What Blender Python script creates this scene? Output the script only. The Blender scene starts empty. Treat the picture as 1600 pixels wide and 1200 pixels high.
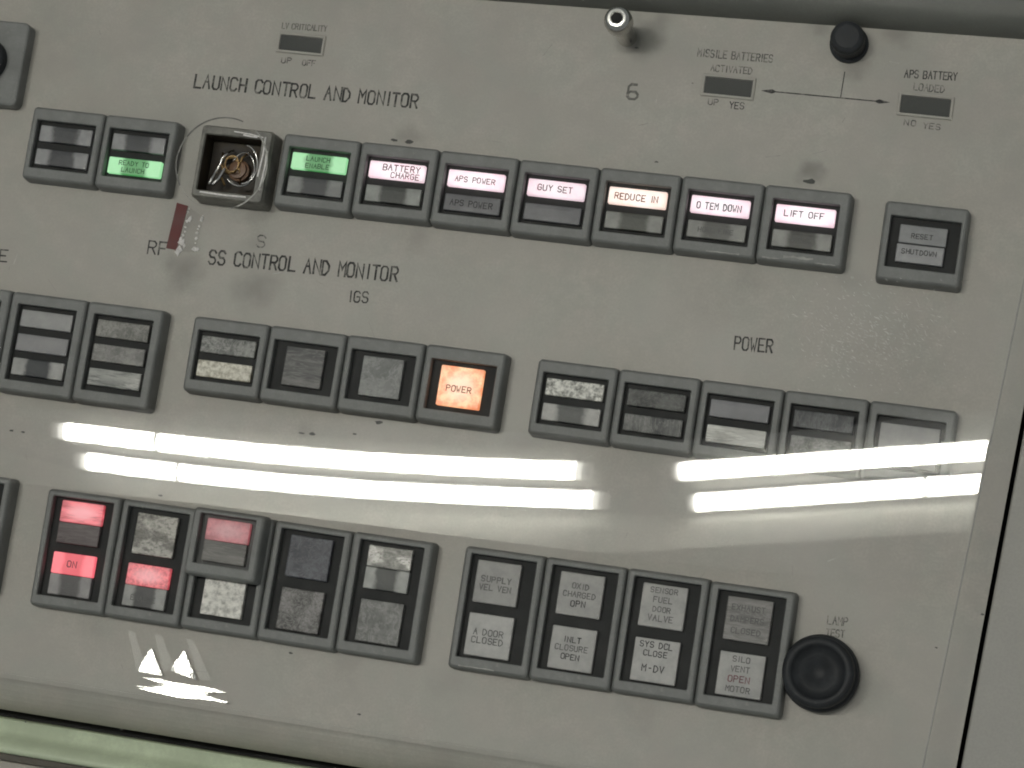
import bpy, bmesh, math, random
from mathutils import Matrix, Vector

S = bpy.context.scene
C = S.collection
random.seed(7)

# ------------------------------------------------------------------ frame of reference
# Panel coordinates in millimetres: x right, y up along the panel, z out of the panel.
SLOPE = math.radians(25)                       # the console face leans back
L2W = (Matrix.Translation((0, 0, 1.1)) @ Matrix((
    (1, 0, 0, 0),
    (0, math.sin(SLOPE), -math.cos(SLOPE), 0),
    (0, math.cos(SLOPE), math.sin(SLOPE), 0),
    (0, 0, 0, 1))))
MM = 0.001

# ------------------------------------------------------------------ camera
EYE = Vector((321.249, -101.867, 719.563))
RIGHT = Vector((0.9678333, 0.1527493, -0.1999157))
DOWN = Vector((0.1224531, -0.9801273, -0.1560635))
FWD = Vector((-0.2197814, 0.1265632, -0.9673044))
FPX = 4000.0


def at(px, py, z=0.0):
    """Point of the plane z (mm, panel coordinates) that the photograph shows at pixel (px, py)."""
    d = RIGHT * ((px - 800) / FPX) + DOWN * ((py - 600) / FPX) + FWD
    return EYE + d * ((z - EYE.z) / d.z)


cam = bpy.data.cameras.new('camera')
cam.sensor_width = 36
cam.lens = 36 * FPX / 1600
cam.clip_start, cam.clip_end = 0.02, 60
cam.dof.use_dof = True
cam.dof.focus_distance = 0.755
cam.dof.aperture_fstop = 64
cam_o = bpy.data.objects.new('camera', cam)
C.objects.link(cam_o)
m = Matrix.Identity(4)
for i in range(3):
    m[i][0], m[i][1], m[i][2], m[i][3] = RIGHT[i], -DOWN[i], -FWD[i], EYE[i] * MM
cam_o.matrix_world = L2W @ m
S.camera = cam_o

# ------------------------------------------------------------------ light of the room
W = bpy.data.worlds.new('World')
S.world = W
W.use_nodes = True
W.node_tree.nodes['Background'].inputs[0].default_value = (0.95, 1.0, 0.98, 1)
W.node_tree.nodes['Background'].inputs[1].default_value = 0.20
TUBE_POWER = 114.0
S.view_settings.view_transform = 'Standard'
S.view_settings.look = 'None'
S.view_settings.exposure = 0.0
S.view_settings.gamma = 1.0
S.cycles.filter_width = 1.9
S.cycles.use_denoising = True
S.cycles.max_bounces = 8
S.cycles.transparent_max_bounces = 16

# ------------------------------------------------------------------ materials
MATS = {}


def nodes_of(name):
    mt = bpy.data.materials.new(name)
    mt.use_nodes = True
    nt = mt.node_tree
    return mt, nt, nt.nodes['Principled BSDF']


def N(nt, kind, **kw):
    n = nt.nodes.new(kind)
    for k, v in kw.items():
        if k.startswith('i_'):
            key = k[2:]
            n.inputs[int(key) if key.isdigit() else key.replace('_', ' ')].default_value = v
        else:
            setattr(n, k, v)
    return n


def rgb(c):
    return (c[0], c[1], c[2], 1)


def mixc(nt, fac, a, b, blend='MIX'):
    n = N(nt, 'ShaderNodeMix', data_type='RGBA', blend_type=blend)
    for sock, v in ((0, fac), (6, a), (7, b)):
        if isinstance(v, (int, float)):
            n.inputs[sock].default_value = v
        elif isinstance(v, (tuple, list)):
            n.inputs[sock].default_value = rgb(v)
        else:
            nt.links.new(v, n.inputs[sock])
    return n.outputs[2]


def ramp(nt, src, lo, hi, a=0.0, b=1.0):
    n = N(nt, 'ShaderNodeMapRange', clamp=True)
    n.interpolation_type = 'SMOOTHSTEP'
    n.inputs[1].default_value, n.inputs[2].default_value = lo, hi
    n.inputs[3].default_value, n.inputs[4].default_value = a, b
    nt.links.new(src, n.inputs[0])
    return n.outputs[0]


def obj_coord(nt, seed=0.0, stretch=(1, 1, 1), rot=0.0):
    tc = N(nt, 'ShaderNodeTexCoord')
    mp = N(nt, 'ShaderNodeMapping')
    mp.inputs['Location'].default_value = (seed * 0.37, seed * 0.61, seed * 0.23)
    mp.inputs['Scale'].default_value = stretch
    mp.inputs['Rotation'].default_value = (0, 0, rot)
    nt.links.new(tc.outputs['Object'], mp.inputs[0])
    return tc.outputs['Object'], mp.outputs[0]


def noise(nt, vec, scale, detail=4.0, rough=0.55):
    n = N(nt, 'ShaderNodeTexNoise')
    n.inputs['Scale'].default_value = scale
    n.inputs['Detail'].default_value = detail
    n.inputs['Roughness'].default_value = rough
    nt.links.new(vec, n.inputs['Vector'])
    return n.outputs['Fac']


def bump(nt, bs, height, strength, dist=0.0005):
    b = N(nt, 'ShaderNodeBump')
    b.inputs['Strength'].default_value = strength
    b.inputs['Distance'].default_value = dist
    nt.links.new(height, b.inputs['Height'])
    nt.links.new(b.outputs[0], bs.inputs['Normal'])


def paint(name, col, rough=0.5, var=0.12, scale=60, fine=1500, spec=0.5, spots=(), bmp=0.12, metallic=0.0, scuff=None):
    """Painted or moulded surface with faint mottling; spots are dirt marks and painted shade (x, y, radius, darkness) in mm."""
    if name in MATS:
        return MATS[name]
    mt, nt, bs = nodes_of(name)
    raw, v = obj_coord(nt, seed=len(MATS) * 0.13)
    big = noise(nt, v, scale, 5)
    small = noise(nt, v, fine, 3)
    c = mixc(nt, ramp(nt, big, 0.3, 0.7), tuple(x * (1 - var) for x in col), tuple(x * (1 + var * 0.6) for x in col))
    c = mixc(nt, ramp(nt, small, 0.35, 0.65, 0.0, 0.35), c, tuple(x * 0.8 for x in col))
    if scuff:
        sc = noise(nt, v, scale * 3.1, 6, 0.7)
        c = mixc(nt, ramp(nt, sc, 0.60, 0.72, 0.0, 0.6), c, scuff)
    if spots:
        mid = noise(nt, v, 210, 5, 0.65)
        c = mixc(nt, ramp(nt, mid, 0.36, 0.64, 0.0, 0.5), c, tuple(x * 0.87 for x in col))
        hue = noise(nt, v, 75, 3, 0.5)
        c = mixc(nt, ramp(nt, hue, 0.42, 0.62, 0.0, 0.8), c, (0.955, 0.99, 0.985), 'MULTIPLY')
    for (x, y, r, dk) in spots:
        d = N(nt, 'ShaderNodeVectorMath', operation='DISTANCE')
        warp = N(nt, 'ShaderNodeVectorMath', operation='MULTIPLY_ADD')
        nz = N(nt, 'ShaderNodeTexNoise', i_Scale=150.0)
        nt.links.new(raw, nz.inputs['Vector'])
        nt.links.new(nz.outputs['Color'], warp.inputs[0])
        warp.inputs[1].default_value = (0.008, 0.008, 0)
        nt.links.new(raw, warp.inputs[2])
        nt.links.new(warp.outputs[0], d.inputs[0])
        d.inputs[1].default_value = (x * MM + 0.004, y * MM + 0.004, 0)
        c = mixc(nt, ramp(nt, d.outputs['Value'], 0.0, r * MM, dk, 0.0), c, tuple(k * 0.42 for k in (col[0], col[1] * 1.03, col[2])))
    nt.links.new(c, bs.inputs['Base Color'])
    rr = ramp(nt, big, 0.3, 0.7, rough * 0.88, min(1, rough * 1.12))
    nt.links.new(rr, bs.inputs['Roughness'])
    bs.inputs['Specular IOR Level'].default_value = spec
    bs.inputs['Metallic'].default_value = metallic
    if bmp:
        bump(nt, bs, small, bmp, 0.0002)
    MATS[name] = mt
    return mt


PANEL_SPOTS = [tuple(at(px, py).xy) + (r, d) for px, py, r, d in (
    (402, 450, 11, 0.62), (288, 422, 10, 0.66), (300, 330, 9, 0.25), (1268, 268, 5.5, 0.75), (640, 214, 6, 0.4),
    (400, 380, 8, 0.3), (1012, 62, 8.5, 0.85), (1282, 38, 5, .5), (1402, 48, 6, .55), (1340, 96, 7, .4), (1030, 30, 6, .4), (1310, 330, 7, 0.2), (400, 322, 9, 0.45), (90, 60, 20, 0.12),  # dirt, plus painted screw shadow and contact shade under the hood
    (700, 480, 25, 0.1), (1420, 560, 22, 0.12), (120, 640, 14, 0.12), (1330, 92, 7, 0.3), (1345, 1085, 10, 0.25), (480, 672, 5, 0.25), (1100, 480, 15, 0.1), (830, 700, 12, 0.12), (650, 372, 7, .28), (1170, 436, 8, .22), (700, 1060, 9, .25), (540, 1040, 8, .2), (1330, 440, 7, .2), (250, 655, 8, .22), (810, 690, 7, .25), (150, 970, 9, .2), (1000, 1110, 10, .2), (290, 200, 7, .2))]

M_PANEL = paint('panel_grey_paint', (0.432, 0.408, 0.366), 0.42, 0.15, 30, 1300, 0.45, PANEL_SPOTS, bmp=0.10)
M_SIDE = paint('side_grey_paint', (0.40, 0.39, 0.36), 0.5, 0.08, 22, 1300, 0.4)
M_BEZEL = paint('bezel_grey_moulding', (0.206, 0.212, 0.205), 0.5, 0.25, 110, 1600, 0.5, bmp=0.15, scuff=(0.27, 0.27, 0.25))
M_WELL = paint('dark_well', (0.022, 0.0235, 0.0235), 0.55, 0.25, 150, 900, 0.25)
M_BLACK = paint('black_gap', (0.008, 0.008, 0.008), 0.8, 0.2)
M_HOOD = paint('hood_grey_green', (0.125, 0.13, 0.117), 0.5, 0.12, 40)
M_HOOD2 = paint('hood_dark_green', (0.05, 0.066, 0.05), 0.55, 0.12, 40)
M_RAIL = paint('pale_green_paint', (0.60, 0.68, 0.49), 0.4, 0.16, 70, 900, 0.5, scuff=(0.44, 0.5, 0.36))
M_SHELF = paint('beige_shelf', (0.40, 0.37, 0.325), 0.55, 0.12, 50)
M_EDGE = paint('rubber_edge', (0.10, 0.09, 0.075), 0.7, 0.2)


def worn(name, ink, base, lo, hi, scale=520):
    mt, nt, bs = nodes_of(name)
    raw, v = obj_coord(nt, len(MATS) * 0.31)
    a = noise(nt, v, scale, 6, 0.7)
    nt.links.new(mixc(nt, ramp(nt, a, lo, hi), ink, base), bs.inputs['Base Color'])
    bs.inputs['Roughness'].default_value = 0.65
    MATS[name] = mt
    return mt


M_INK = worn('engraved_ink', (0.022, 0.022, 0.022), (0.27, 0.26, 0.235), 0.46, 0.74)
M_INKF = worn('worn_ink', (0.06, 0.06, 0.056), (0.33, 0.315, 0.285), 0.40, 0.66, 700)
M_INKX = worn('faint_ink', (0.13, 0.128, 0.115), (0.34, 0.325, 0.29), 0.47, 0.72, 700)
M_INKL = paint('legend_ink', (0.028, 0.028, 0.03), 0.6, 0.3, 300)
M_INKG = paint('faint_legend_ink', (0.13, 0.13, 0.128), 0.6, 0.35, 300)
M_INKR = paint('legend_ink_warm', (0.20, 0.075, 0.085), 0.6, 0.3, 300)
M_INKO = paint('legend_ink_orange', (0.30, 0.07, 0.02), 0.6, 0.3, 300)
M_INKN = paint('legend_ink_green', (0.015, 0.06, 0.02), 0.6, 0.3, 300)
M_KNOB = paint('black_knob', (0.027, 0.030, 0.034), 0.55, 0.4, 160, 1200, 0.35)
M_CHROME = paint('bright_steel', (0.62, 0.61, 0.58), 0.16, 0.05, 200, 900, 0.5, metallic=1.0, bmp=0.02)
M_STEEL = paint('worn_steel', (0.85, 0.84, 0.80), 0.34, 0.05, 200, 900, 0.5, metallic=1.0, bmp=0.02)
M_WIRE = paint('tinned_wire', (0.75, 0.74, 0.72), 0.25, 0.05, metallic=1.0)
M_COPPER = paint('brown_bulb_base', (0.17, 0.085, 0.04), 0.4, 0.3, 300)
M_RED = paint('dark_red_tape', (0.125, 0.017, 0.015), 0.55, 0.18, 200)
M_FROST = paint('white_fray_and_highlight', (0.92, 0.89, 0.87), 0.3, 0.15, 900)
M_HAZE_REFL = paint('haze_reflector_white', (0.62, 0.62, 0.57), 0.7, 0.05, 3)
M_BATTEN = paint('batten_grey', (0.10, 0.10, 0.085), 0.6, 0.1, 5)
M_FLAG = paint('flag_dark', (0.034, 0.038, 0.034), 0.5, 0.3, 120)
M_SOCKET = paint('clear_yellowed_plastic', (0.185, 0.18, 0.158), 0.38, 0.45, 230, 900, 0.4, scuff=(0.29, 0.28, 0.25))
M_CAV = paint('socket_brown', (0.034, 0.024, 0.013), 0.6, 0.6, 260)
M_STAIN = paint('dark_stain', (0.10, 0.102, 0.095), 0.7, 0.4, 500)


def glossy_sheet(name, extra=0.0, rough=0.0, tint=(1, 1, 1), haze=0.0):
    """Clear plastic: looks straight through, reflects by Fresnel."""
    mt = bpy.data.materials.new(name)
    mt.use_nodes = True
    nt = mt.node_tree
    nt.nodes.clear()
    out = N(nt, 'ShaderNodeOutputMaterial')
    tr = N(nt, 'ShaderNodeBsdfTransparent')
    tr.inputs[0].default_value = rgb(tint)
    gl = N(nt, 'ShaderNodeBsdfGlossy')
    gl.inputs['Roughness'].default_value = rough
    gl.inputs['Color'].default_value = (1, 1, 1, 1)
    fr = N(nt, 'ShaderNodeFresnel')
    fr.inputs[0].default_value = 1.49
    ad = N(nt, 'ShaderNodeMath', operation='ADD', use_clamp=True)
    ad.inputs[1].default_value = extra
    nt.links.new(fr.outputs[0], ad.inputs[0])
    mx = N(nt, 'ShaderNodeMixShader')
    nt.links.new(ad.outputs[0], mx.inputs[0])
    nt.links.new(tr.outputs[0], mx.inputs[1])
    if haze:                      # fine wiping marks: a little of the gloss is spread wide
        g2 = N(nt, 'ShaderNodeBsdfGlossy')
        g2.inputs['Roughness'].default_value = 0.085
        m2 = N(nt, 'ShaderNodeMixShader')
        m2.inputs[0].default_value = haze
        nt.links.new(gl.outputs[0], m2.inputs[1])
        nt.links.new(g2.outputs[0], m2.inputs[2])
        gl = m2
    nt.links.new(gl.outputs[0], mx.inputs[2])
    nt.links.new(mx.outputs[0], out.inputs[0])
    return mt


M_ACRYL = glossy_sheet('reflecting_acrylic', 0.0, 0.010, haze=0.065)
M_RING = glossy_sheet('clear_ring', 0.0, 0.05, (0.975, 0.975, 0.97))
M_FILM = glossy_sheet('clear_film', 0.03, 0.1, (0.96, 0.96, 0.96))
M_CLEAR = bpy.data.materials.new('clear_acrylic')
M_CLEAR.use_nodes = True
M_CLEAR.node_tree.nodes.clear()
_o = M_CLEAR.node_tree.nodes.new('ShaderNodeOutputMaterial')
_t = M_CLEAR.node_tree.nodes.new('ShaderNodeBsdfTransparent')
_t.inputs[0].default_value = (1, 1, 1, 1)
M_CLEAR.node_tree.links.new(_t.outputs[0], _o.inputs[0])

M_TUBE = bpy.data.materials.new('lit_tube')
M_TUBE.use_nodes = True
_b = M_TUBE.node_tree.nodes['Principled BSDF']
_b.inputs['Base Color'].default_value = (0.8, 0.8, 0.8, 1)
_b.inputs['Emission Color'].default_value = (1.0, 0.985, 0.90, 1)
_b.inputs['Emission Strength'].default_value = TUBE_POWER

LENS_N = [0]


def lens_mat(kind, c1, c2, hw, hh, scale=420, glow=None, seed=None):
    """Moulded window lens. c1 bright, c2 dark colour of the dirty, crinkled plastic with painted reflections; glow = (colour at the bulbs, colour between, strength)."""
    LENS_N[0] += 1
    sd = seed if seed is not None else LENS_N[0] * 1.7
    mt, nt, bs = nodes_of('lens_plastic')
    stretch = {'stripe': (0.25, 1.6, 1), 'foil': (0.8, 1.3, 1), 'streak': (1.4, 0.45, 1)}.get(kind, (1, 1, 1))
    raw, v = obj_coord(nt, sd, stretch)
    a = noise(nt, v, scale * (1.5 if kind in ('mottle', 'foil', 'stripe', 'streak') else 1.0), 8, 0.66)
    f = ramp(nt, a, 0.26, 0.74)
    if kind in ('smudge', 'ends'):
        sx = N(nt, 'ShaderNodeSeparateXYZ')
        nt.links.new(raw, sx.inputs[0])
        ab = N(nt, 'ShaderNodeMath', operation='ABSOLUTE')
        nt.links.new(sx.outputs[0], ab.inputs[0])
        wob = N(nt, 'ShaderNodeMath', operation='MULTIPLY_ADD')
        nt.links.new(a, wob.inputs[0])
        wob.inputs[1].default_value = hw * MM * 0.45
        nt.links.new(ab.outputs[0], wob.inputs[2])
        f = ramp(nt, wob.outputs[0], hw * MM * 0.58, hw * MM * 0.82)
        c = mixc(nt, f, c2, c1)
        c = mixc(nt, ramp(nt, a, 0.3, 0.75, 0.0, 0.35), c, tuple(k * 0.6 for k in c2))
    elif kind == 'plain':
        c = mixc(nt, ramp(nt, a, 0.3, 0.7, 0.0, 1.0), c1, c2)
    elif kind == 'paper':
        c = mixc(nt, ramp(nt, a, 0.35, 0.7, 0.0, 1.0), c1, c2)
    else:
        low = ramp(nt, noise(nt, v, scale * 0.42, 2, 0.5), 0.33, 0.67)  # broad patches painted to look like reflections
        wn = N(nt, 'ShaderNodeTexNoise')
        for k_, v_ in (('Scale', scale * 0.75), ('Detail', 5.0), ('Roughness', 0.6), ('Distortion', 1.6)):
            wn.inputs[k_].default_value = v_
        nt.links.new(v, wn.inputs['Vector'])
        dv = N(nt, 'ShaderNodeMath', operation='SUBTRACT')
        nt.links.new(wn.outputs['Fac'], dv.inputs[0])
        dv.inputs[1].default_value = 0.5
        ab_ = N(nt, 'ShaderNodeMath', operation='ABSOLUTE')
        nt.links.new(dv.outputs[0], ab_.inputs[0])
        crease = ramp(nt, ab_.outputs[0], 0.0, 0.055, 1.0, 0.0)  # crease lines painted in, pale ones standing for highlights
        c = mixc(nt, low, c2, tuple(c1[i_] * 0.62 + c2[i_] * 0.38 for i_ in range(3)))
        c = mixc(nt, ramp(nt, a, 0.35, 0.75, 0.0, 0.45), c, tuple(k * 0.8 for k in c1))
        cs = N(nt, 'ShaderNodeMath', operation='MULTIPLY')
        nt.links.new(crease, cs.inputs[0])
        cs.inputs[1].default_value = 0.75 if kind == 'foil' else 0.55
        c = mixc(nt, cs.outputs[0], c, c1 if kind != 'foil' else tuple(k * 0.35 for k in c1))
        if kind == 'foil':
            c = mixc(nt, ramp(nt, low, 0.35, 0.8, 0.0, 0.75), c, c1)
            fine_ = noise(nt, v, scale * 3.2, 6, 0.7)
            c = mixc(nt, ramp(nt, fine_, 0.48, 0.62, 0.0, 0.7), c, tuple(k * 0.3 for k in c1))
        else:
            fine_ = noise(nt, v, scale * 2.8, 6, 0.7)
            c = mixc(nt, ramp(nt, fine_, 0.46, 0.66, 0.0, 0.6), c, tuple(k * 0.8 for k in c2))
    nt.links.new(c, bs.inputs['Base Color'])
    bs.inputs['Roughness'].default_value = 0.24 if kind == 'foil' else 0.42
    bs.inputs['Specular IOR Level'].default_value = 0.7 if kind == 'foil' else 0.4
    if kind == 'foil':
        bs.inputs['Metallic'].default_value = 0.55
    bump(nt, bs, a, {'foil': 0.9, 'paper': 0.1, 'plain': 0.1}.get(kind, 0.35), 0.0006)
    if glow:
        g1, g2, st = glow
        if kind in ('smudge', 'ends'):
            g = mixc(nt, f, g2, g1)
        else:
            g = mixc(nt, ramp(nt, a, 0.36, 0.62), g2, g1)
            vm = N(nt, 'ShaderNodeVectorMath', operation='MULTIPLY')
            nt.links.new(raw, vm.inputs[0])
            vm.inputs[1].default_value = (1000.0 / hw, 1000.0 / hh, 0)
            vl = N(nt, 'ShaderNodeVectorMath', operation='LENGTH')
            nt.links.new(vm.outputs[0], vl.inputs[0])
            hot = ramp(nt, vl.outputs['Value'], 0.25, 1.0, 0.75, 0.0)
            g = mixc(nt, hot, g, tuple(min(1.0, k * 0.72 + 0.3 * max(g1)) for k in g1))
            g = mixc(nt, ramp(nt, vl.outputs['Value'], 0.9, 1.4, 0.0, 0.55), g, tuple(k * 0.6 for k in g2))
        nt.links.new(g, bs.inputs['Emission Color'])
        bs.inputs['Emission Strength'].default_value = st
    return mt


# ------------------------------------------------------------------ mesh helpers (mm)
def link(name, bm, mat, parent=None, loc=(0, 0, 0), smooth=False, mats=None):
    me = bpy.data.meshes.new(name)
    bmesh.ops.scale(bm, vec=(MM, MM, MM), verts=bm.verts)
    bm.normal_update()
    bm.to_mesh(me)
    bm.free()
    for q in (mats or [mat]):
        me.materials.append(q)
    if smooth:
        for p in me.polygons:
            p.use_smooth = True
    o = bpy.data.objects.new(name, me)
    C.objects.link(o)
    if parent is not None:
        o.parent = parent
        o.location = Vector(loc) * MM
    else:
        o.matrix_world = L2W @ Matrix.Translation(Vector(loc) * MM)
    return o


def thing(name, label, cat, loc=(0, 0, 0), rot=0.0, group=None):
    o = bpy.data.objects.new(name, None)
    o.empty_display_size = 0.005
    C.objects.link(o)
    o.matrix_world = L2W @ Matrix.Translation(Vector(loc) * MM) @ Matrix.Rotation(rot, 4, 'Z')
    return tag(o, label, cat, group)


def tag(o, label, cat, group=None):
    o['label'] = label
    o['category'] = cat
    if group:
        o['group'] = group
    return o


def rrect(w, h, r, n=4, cx=0.0, cy=0.0):
    r = max(0.01, min(r, w / 2 - 0.01, h / 2 - 0.01))
    pts = []
    for (sx, sy, a0) in ((1, 1, 0), (-1, 1, 90), (-1, -1, 180), (1, -1, 270)):
        for k in range(n + 1):
            a = math.radians(a0 + 90.0 * k / n)
            pts.append((cx + sx * (w / 2 - r) + r * math.cos(a), cy + sy * (h / 2 - r) + r * math.sin(a)))
    return pts


def rings(bm, loops, cap_first=False, cap_last=True, closed=True):
    """Skin a list of equally long loops of (x, y, z)."""
    vs = [[bm.verts.new(p) for p in lp] for lp in loops]
    n = len(vs[0])
    for a, b in zip(vs, vs[1:]):
        for i in range(n if closed else n - 1):
            j = (i + 1) % n
            bm.faces.new((a[i], a[j], b[j], b[i]))
    if cap_first:
        bm.faces.new(list(reversed(vs[0])))
    if cap_last:
        bm.faces.new(vs[-1])
    return vs


def z3(pts, z):
    return [(p[0], p[1], z) for p in pts]


def slab(bm, w, h, z0, z1, r=0.6, bev=0.4, cx=0.0, cy=0.0, dome=0.0):
    lp = [z3(rrect(w, h, r, 4, cx, cy), z0), z3(rrect(w, h, r, 4, cx, cy), z1 - bev),
          z3(rrect(w - bev * 0.6, h - bev * 0.6, r, 4, cx, cy), z1 - bev * 0.3),
          z3(rrect(w - bev * 2, h - bev * 2, r, 4, cx, cy), z1)]
    if dome:
        lp.append(z3(rrect((w - bev * 2) * 0.6, (h - bev * 2) * 0.55, r, 4, cx, cy), z1 + dome))
    rings(bm, lp)


def cyl(bm, prof, n=32, cx=0.0, cy=0.0, knurl=0.0):
    """Lathe about z: prof = [(radius, z)...] bottom to top, closed at the last radius."""
    lps = []
    for r, z in prof:
        lps.append([(cx + (r + (knurl if k % 2 else 0)) * math.cos(2 * math.pi * k / n),
                     cy + (r + (knurl if k % 2 else 0)) * math.sin(2 * math.pi * k / n), z) for k in range(n)])
    rings(bm, lps)


def tube(bm, pts, r, n=8, caps=True):
    pts = [Vector(p) for p in pts]
    lps = []
    for i, p in enumerate(pts):
        t = (pts[min(i + 1, len(pts) - 1)] - pts[max(i - 1, 0)]).normalized()
        u = t.cross(Vector((0.31, 0.22, 0.93))).normalized()
        w = t.cross(u)
        lps.append([tuple(p + (u * math.cos(2 * math.pi * k / n) + w * math.sin(2 * math.pi * k / n)) * r) for k in range(n)])
    rings(bm, lps, caps, caps)


# single-stroke engraver's capitals on a 4 x 6 grid
GLY = {
    'A': '002640 1333', 'B': '000636454433 03334241300 0', 'C': '4536160501103041', 'D': '00062644422000', 'E': '46060040 0333',
    'F': '460600 0333', 'G': '45361605011030414323', 'H': '0006 4046 0343', 'I': '2620', 'J': '4641301001', 'K': '0006 4602 1340',
    'L': '060040', 'M': '0006234640', 'N': '00064046', 'O': '103041453616050110', 'P': '00063645443303', 'Q': '103041453616050110 2240',
    'R': '00063645443303 2340', 'S': '011030414233130405163645', 'T': '0646 2620', 'U': '060110304146', 'V': '062046',
    'W': '0610233046', 'X': '0046 0640', 'Y': '062346 2320', 'Z': '06460040', '0': '103041453616050110', '1': '152620',
    '2': '0516364544010040'.replace('0100', '00'), '5': '46060434434130100 1', '6': '3616050110304142331302', '8': '13334241301001021304051636454433',
    '-': '1333', '.': '2021', '/': '0046'}
GLY['B'] = '0006364544330 3'.replace(' ', '') + ' 333342413000'.replace('3333', '33')
GLY['5'] = '460603334241301001'


def text_mesh(s, h, w=0.16, adv=None, align='c', z=0.03, jitter=0.0, slant=0.0, wx=1.0):
    """Lettering as flat ribbons, h = cap height in mm."""
    bm = bmesh.new()
    g = h / 6.0
    adv = adv if adv is not None else 5.9 * g * wx
    total = 0.0
    xs = []
    for ch in s:
        a = adv * (0.62 if ch in 'I1.' else 1.0) * (0.75 if ch == ' ' else 1.0)
        xs.append((total, a))
        total += a
    off = {'c': -total / 2, 'l': 0.0, 'r': -total}[align]
    rnd = random.Random(sum(map(ord, s)) + int(h * 100))
    n = 0
    for ch, (x0, a) in zip(s, xs):
        if ch not in GLY:
            continue
        jx, jy = rnd.uniform(-jitter, jitter), rnd.uniform(-jitter, jitter)
        for stroke in GLY[ch].split(' '):
            p = []
            for i in range(0, len(stroke) - 1, 2):
                ux, uy = int(stroke[i]), int(stroke[i + 1])
                if ch in 'I1.':
                    ux -= 0.9
                p.append(Vector((off + x0 + jx + ux * g * wx * 0.98 + slant * uy * g, jy + (uy - 3) * g)))
            if len(p) < 2:
                continue
            n += 1
            zz = z + 0.0015 * (n % 6)
            closed = (p[0] - p[-1]).length < 1e-6 and len(p) > 3
            if closed:
                p = p[:-1]
            L, R = [], []
            m_ = len(p)
            for i, q in enumerate(p):
                d0 = (q - p[i - 1]).normalized() if (i > 0 or closed) else (p[1] - q).normalized()
                d1 = (p[(i + 1) % m_] - q).normalized() if (i < m_ - 1 or closed) else d0
                t = d0 + d1
                t = t.normalized() if t.length > 1e-4 else d1
                nn = Vector((-t.y, t.x))
                k = max(0.45, nn.dot(Vector((-d1.y, d1.x))))
                ww = w * rnd.uniform(0.8, 1.15) if jitter else w
                ext = Vector((0, 0))
                if not closed and i == 0:
                    ext = -d1 * w * 0.4
                if not closed and i == m_ - 1:
                    ext = d0 * w * 0.4
                L.append(q + ext + nn * ww * 0.5 / k)
                R.append(q + ext - nn * ww * 0.5 / k)
            vl = [bm.verts.new((q.x, q.y, zz)) for q in L]
            vr = [bm.verts.new((q.x, q.y, zz)) for q in R]
            for i in range(m_ if closed else m_ - 1):
                j = (i + 1) % m_
                bm.faces.new((vr[i], vr[j], vl[j], vl[i]))
    return bm


# ------------------------------------------------------------------ console panel and its surround
def edge_x(y):                       # the panel's right edge, very slightly out of square
    return 303.2 + (y - 3.2) * 0.0545


panel = thing('control_console', 'wide grey painted control panel carrying all rows of indicators, with engraved black lettering', 'control panel')
bm = bmesh.new()
prof = [(116.5, -3.0), (116.5, 0.0), (60, 0.0), (0, 0.0), (-60, 0), (-112.5, 0.0)]
for k in range(1, 9):
    a = math.radians(90 * k / 8 * 0.72)
    prof.append((-112.5 - 12.3 * math.sin(a), -12.3 * (1 - math.cos(a))))
prof.append((prof[-1][0], -16.0))
lps = [[(x if x < 250 else edge_x(y), y, z) for (y, z) in prof] for x in (-80, 60, 180, 299)]
rings(bm, lps, False, False, closed=False)
# closed right-hand edge of the sheet
last = lps[-1]
for (y0, z0), (y1, z1) in zip(prof[1:-1], prof[2:]):
    bm.faces.new([bm.verts.new(p) for p in ((edge_x(y0), y0, z0), (edge_x(y0), y0, z0 - 2.5), (edge_x(y1), y1, z1 - 2.5), (edge_x(y1), y1, z1))])
bmesh.ops.recalc_face_normals(bm, faces=bm.faces)
o = link('panel_sheet', bm, M_PANEL, panel)
if sum(p.normal.z for p in o.data.polygons) < 0:
    o.data.flip_normals()

body = bmesh.new()
slab(body, 520, 330, -60, -17.5, 1, 0.5, 150, -10)
o = link('console_interior', body, M_BLACK)
tag(o, 'dark inside of the console seen as thin black gaps around the grey panel', 'cabinet')

bm = bmesh.new()
lp = []
for y in (140, 3.2, -200):
    x = edge_x(y) + 1.3
    lp.append([(x, y, -12), (x, y, -0.5), (x + 0.4, y, 0.0), (x + 110, y, 0.0)])
rings(bm, lp, False, False, closed=False)
bmesh.ops.recalc_face_normals(bm, faces=bm.faces)
o = link('side_panel', bm, M_SIDE)
if sum(p.normal.z for p in o.data.polygons) < 0:
    o.data.flip_normals()
tag(o, 'plain grey neighbouring panel beyond the black gap on the right', 'panel')

# hood above the panel
hood = thing('console_hood', 'dark grey green hood bar running along the top of the panel', 'hood')
bm = bmesh.new()
pr = [(107.5, 0.02), (107.8, 1.2), (108.4, 2.6), (109.4, 4.2), (111.0, 5.6), (113, 6.3), (117.0, 6.6)]
rings(bm, [[(x, y + (x - 215) * 0.020, z) for (y, z) in pr] for x in (-90, 420)], False, False, closed=False)
bmesh.ops.recalc_face_normals(bm, faces=bm.faces)
o = link('hood_lip', bm, M_HOOD, hood, smooth=True)
if sum(p.normal.z for p in o.data.polygons) < 0:
    o.data.flip_normals()
bm = bmesh.new()
pr = [(117.2, 6.5), (117.2, 8.4), (118.0, 9.2), (160, 9.4)]
rings(bm, [[(x, y + (x - 215) * 0.020, z) for (y, z) in pr] for x in (-90, 420)], False, False, closed=False)
bmesh.ops.recalc_face_normals(bm, faces=bm.faces)
o = link('hood_front', bm, M_HOOD2, hood)
if sum(p.normal.z for p in o.data.polygons) < 0:
    o.data.flip_normals()

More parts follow.
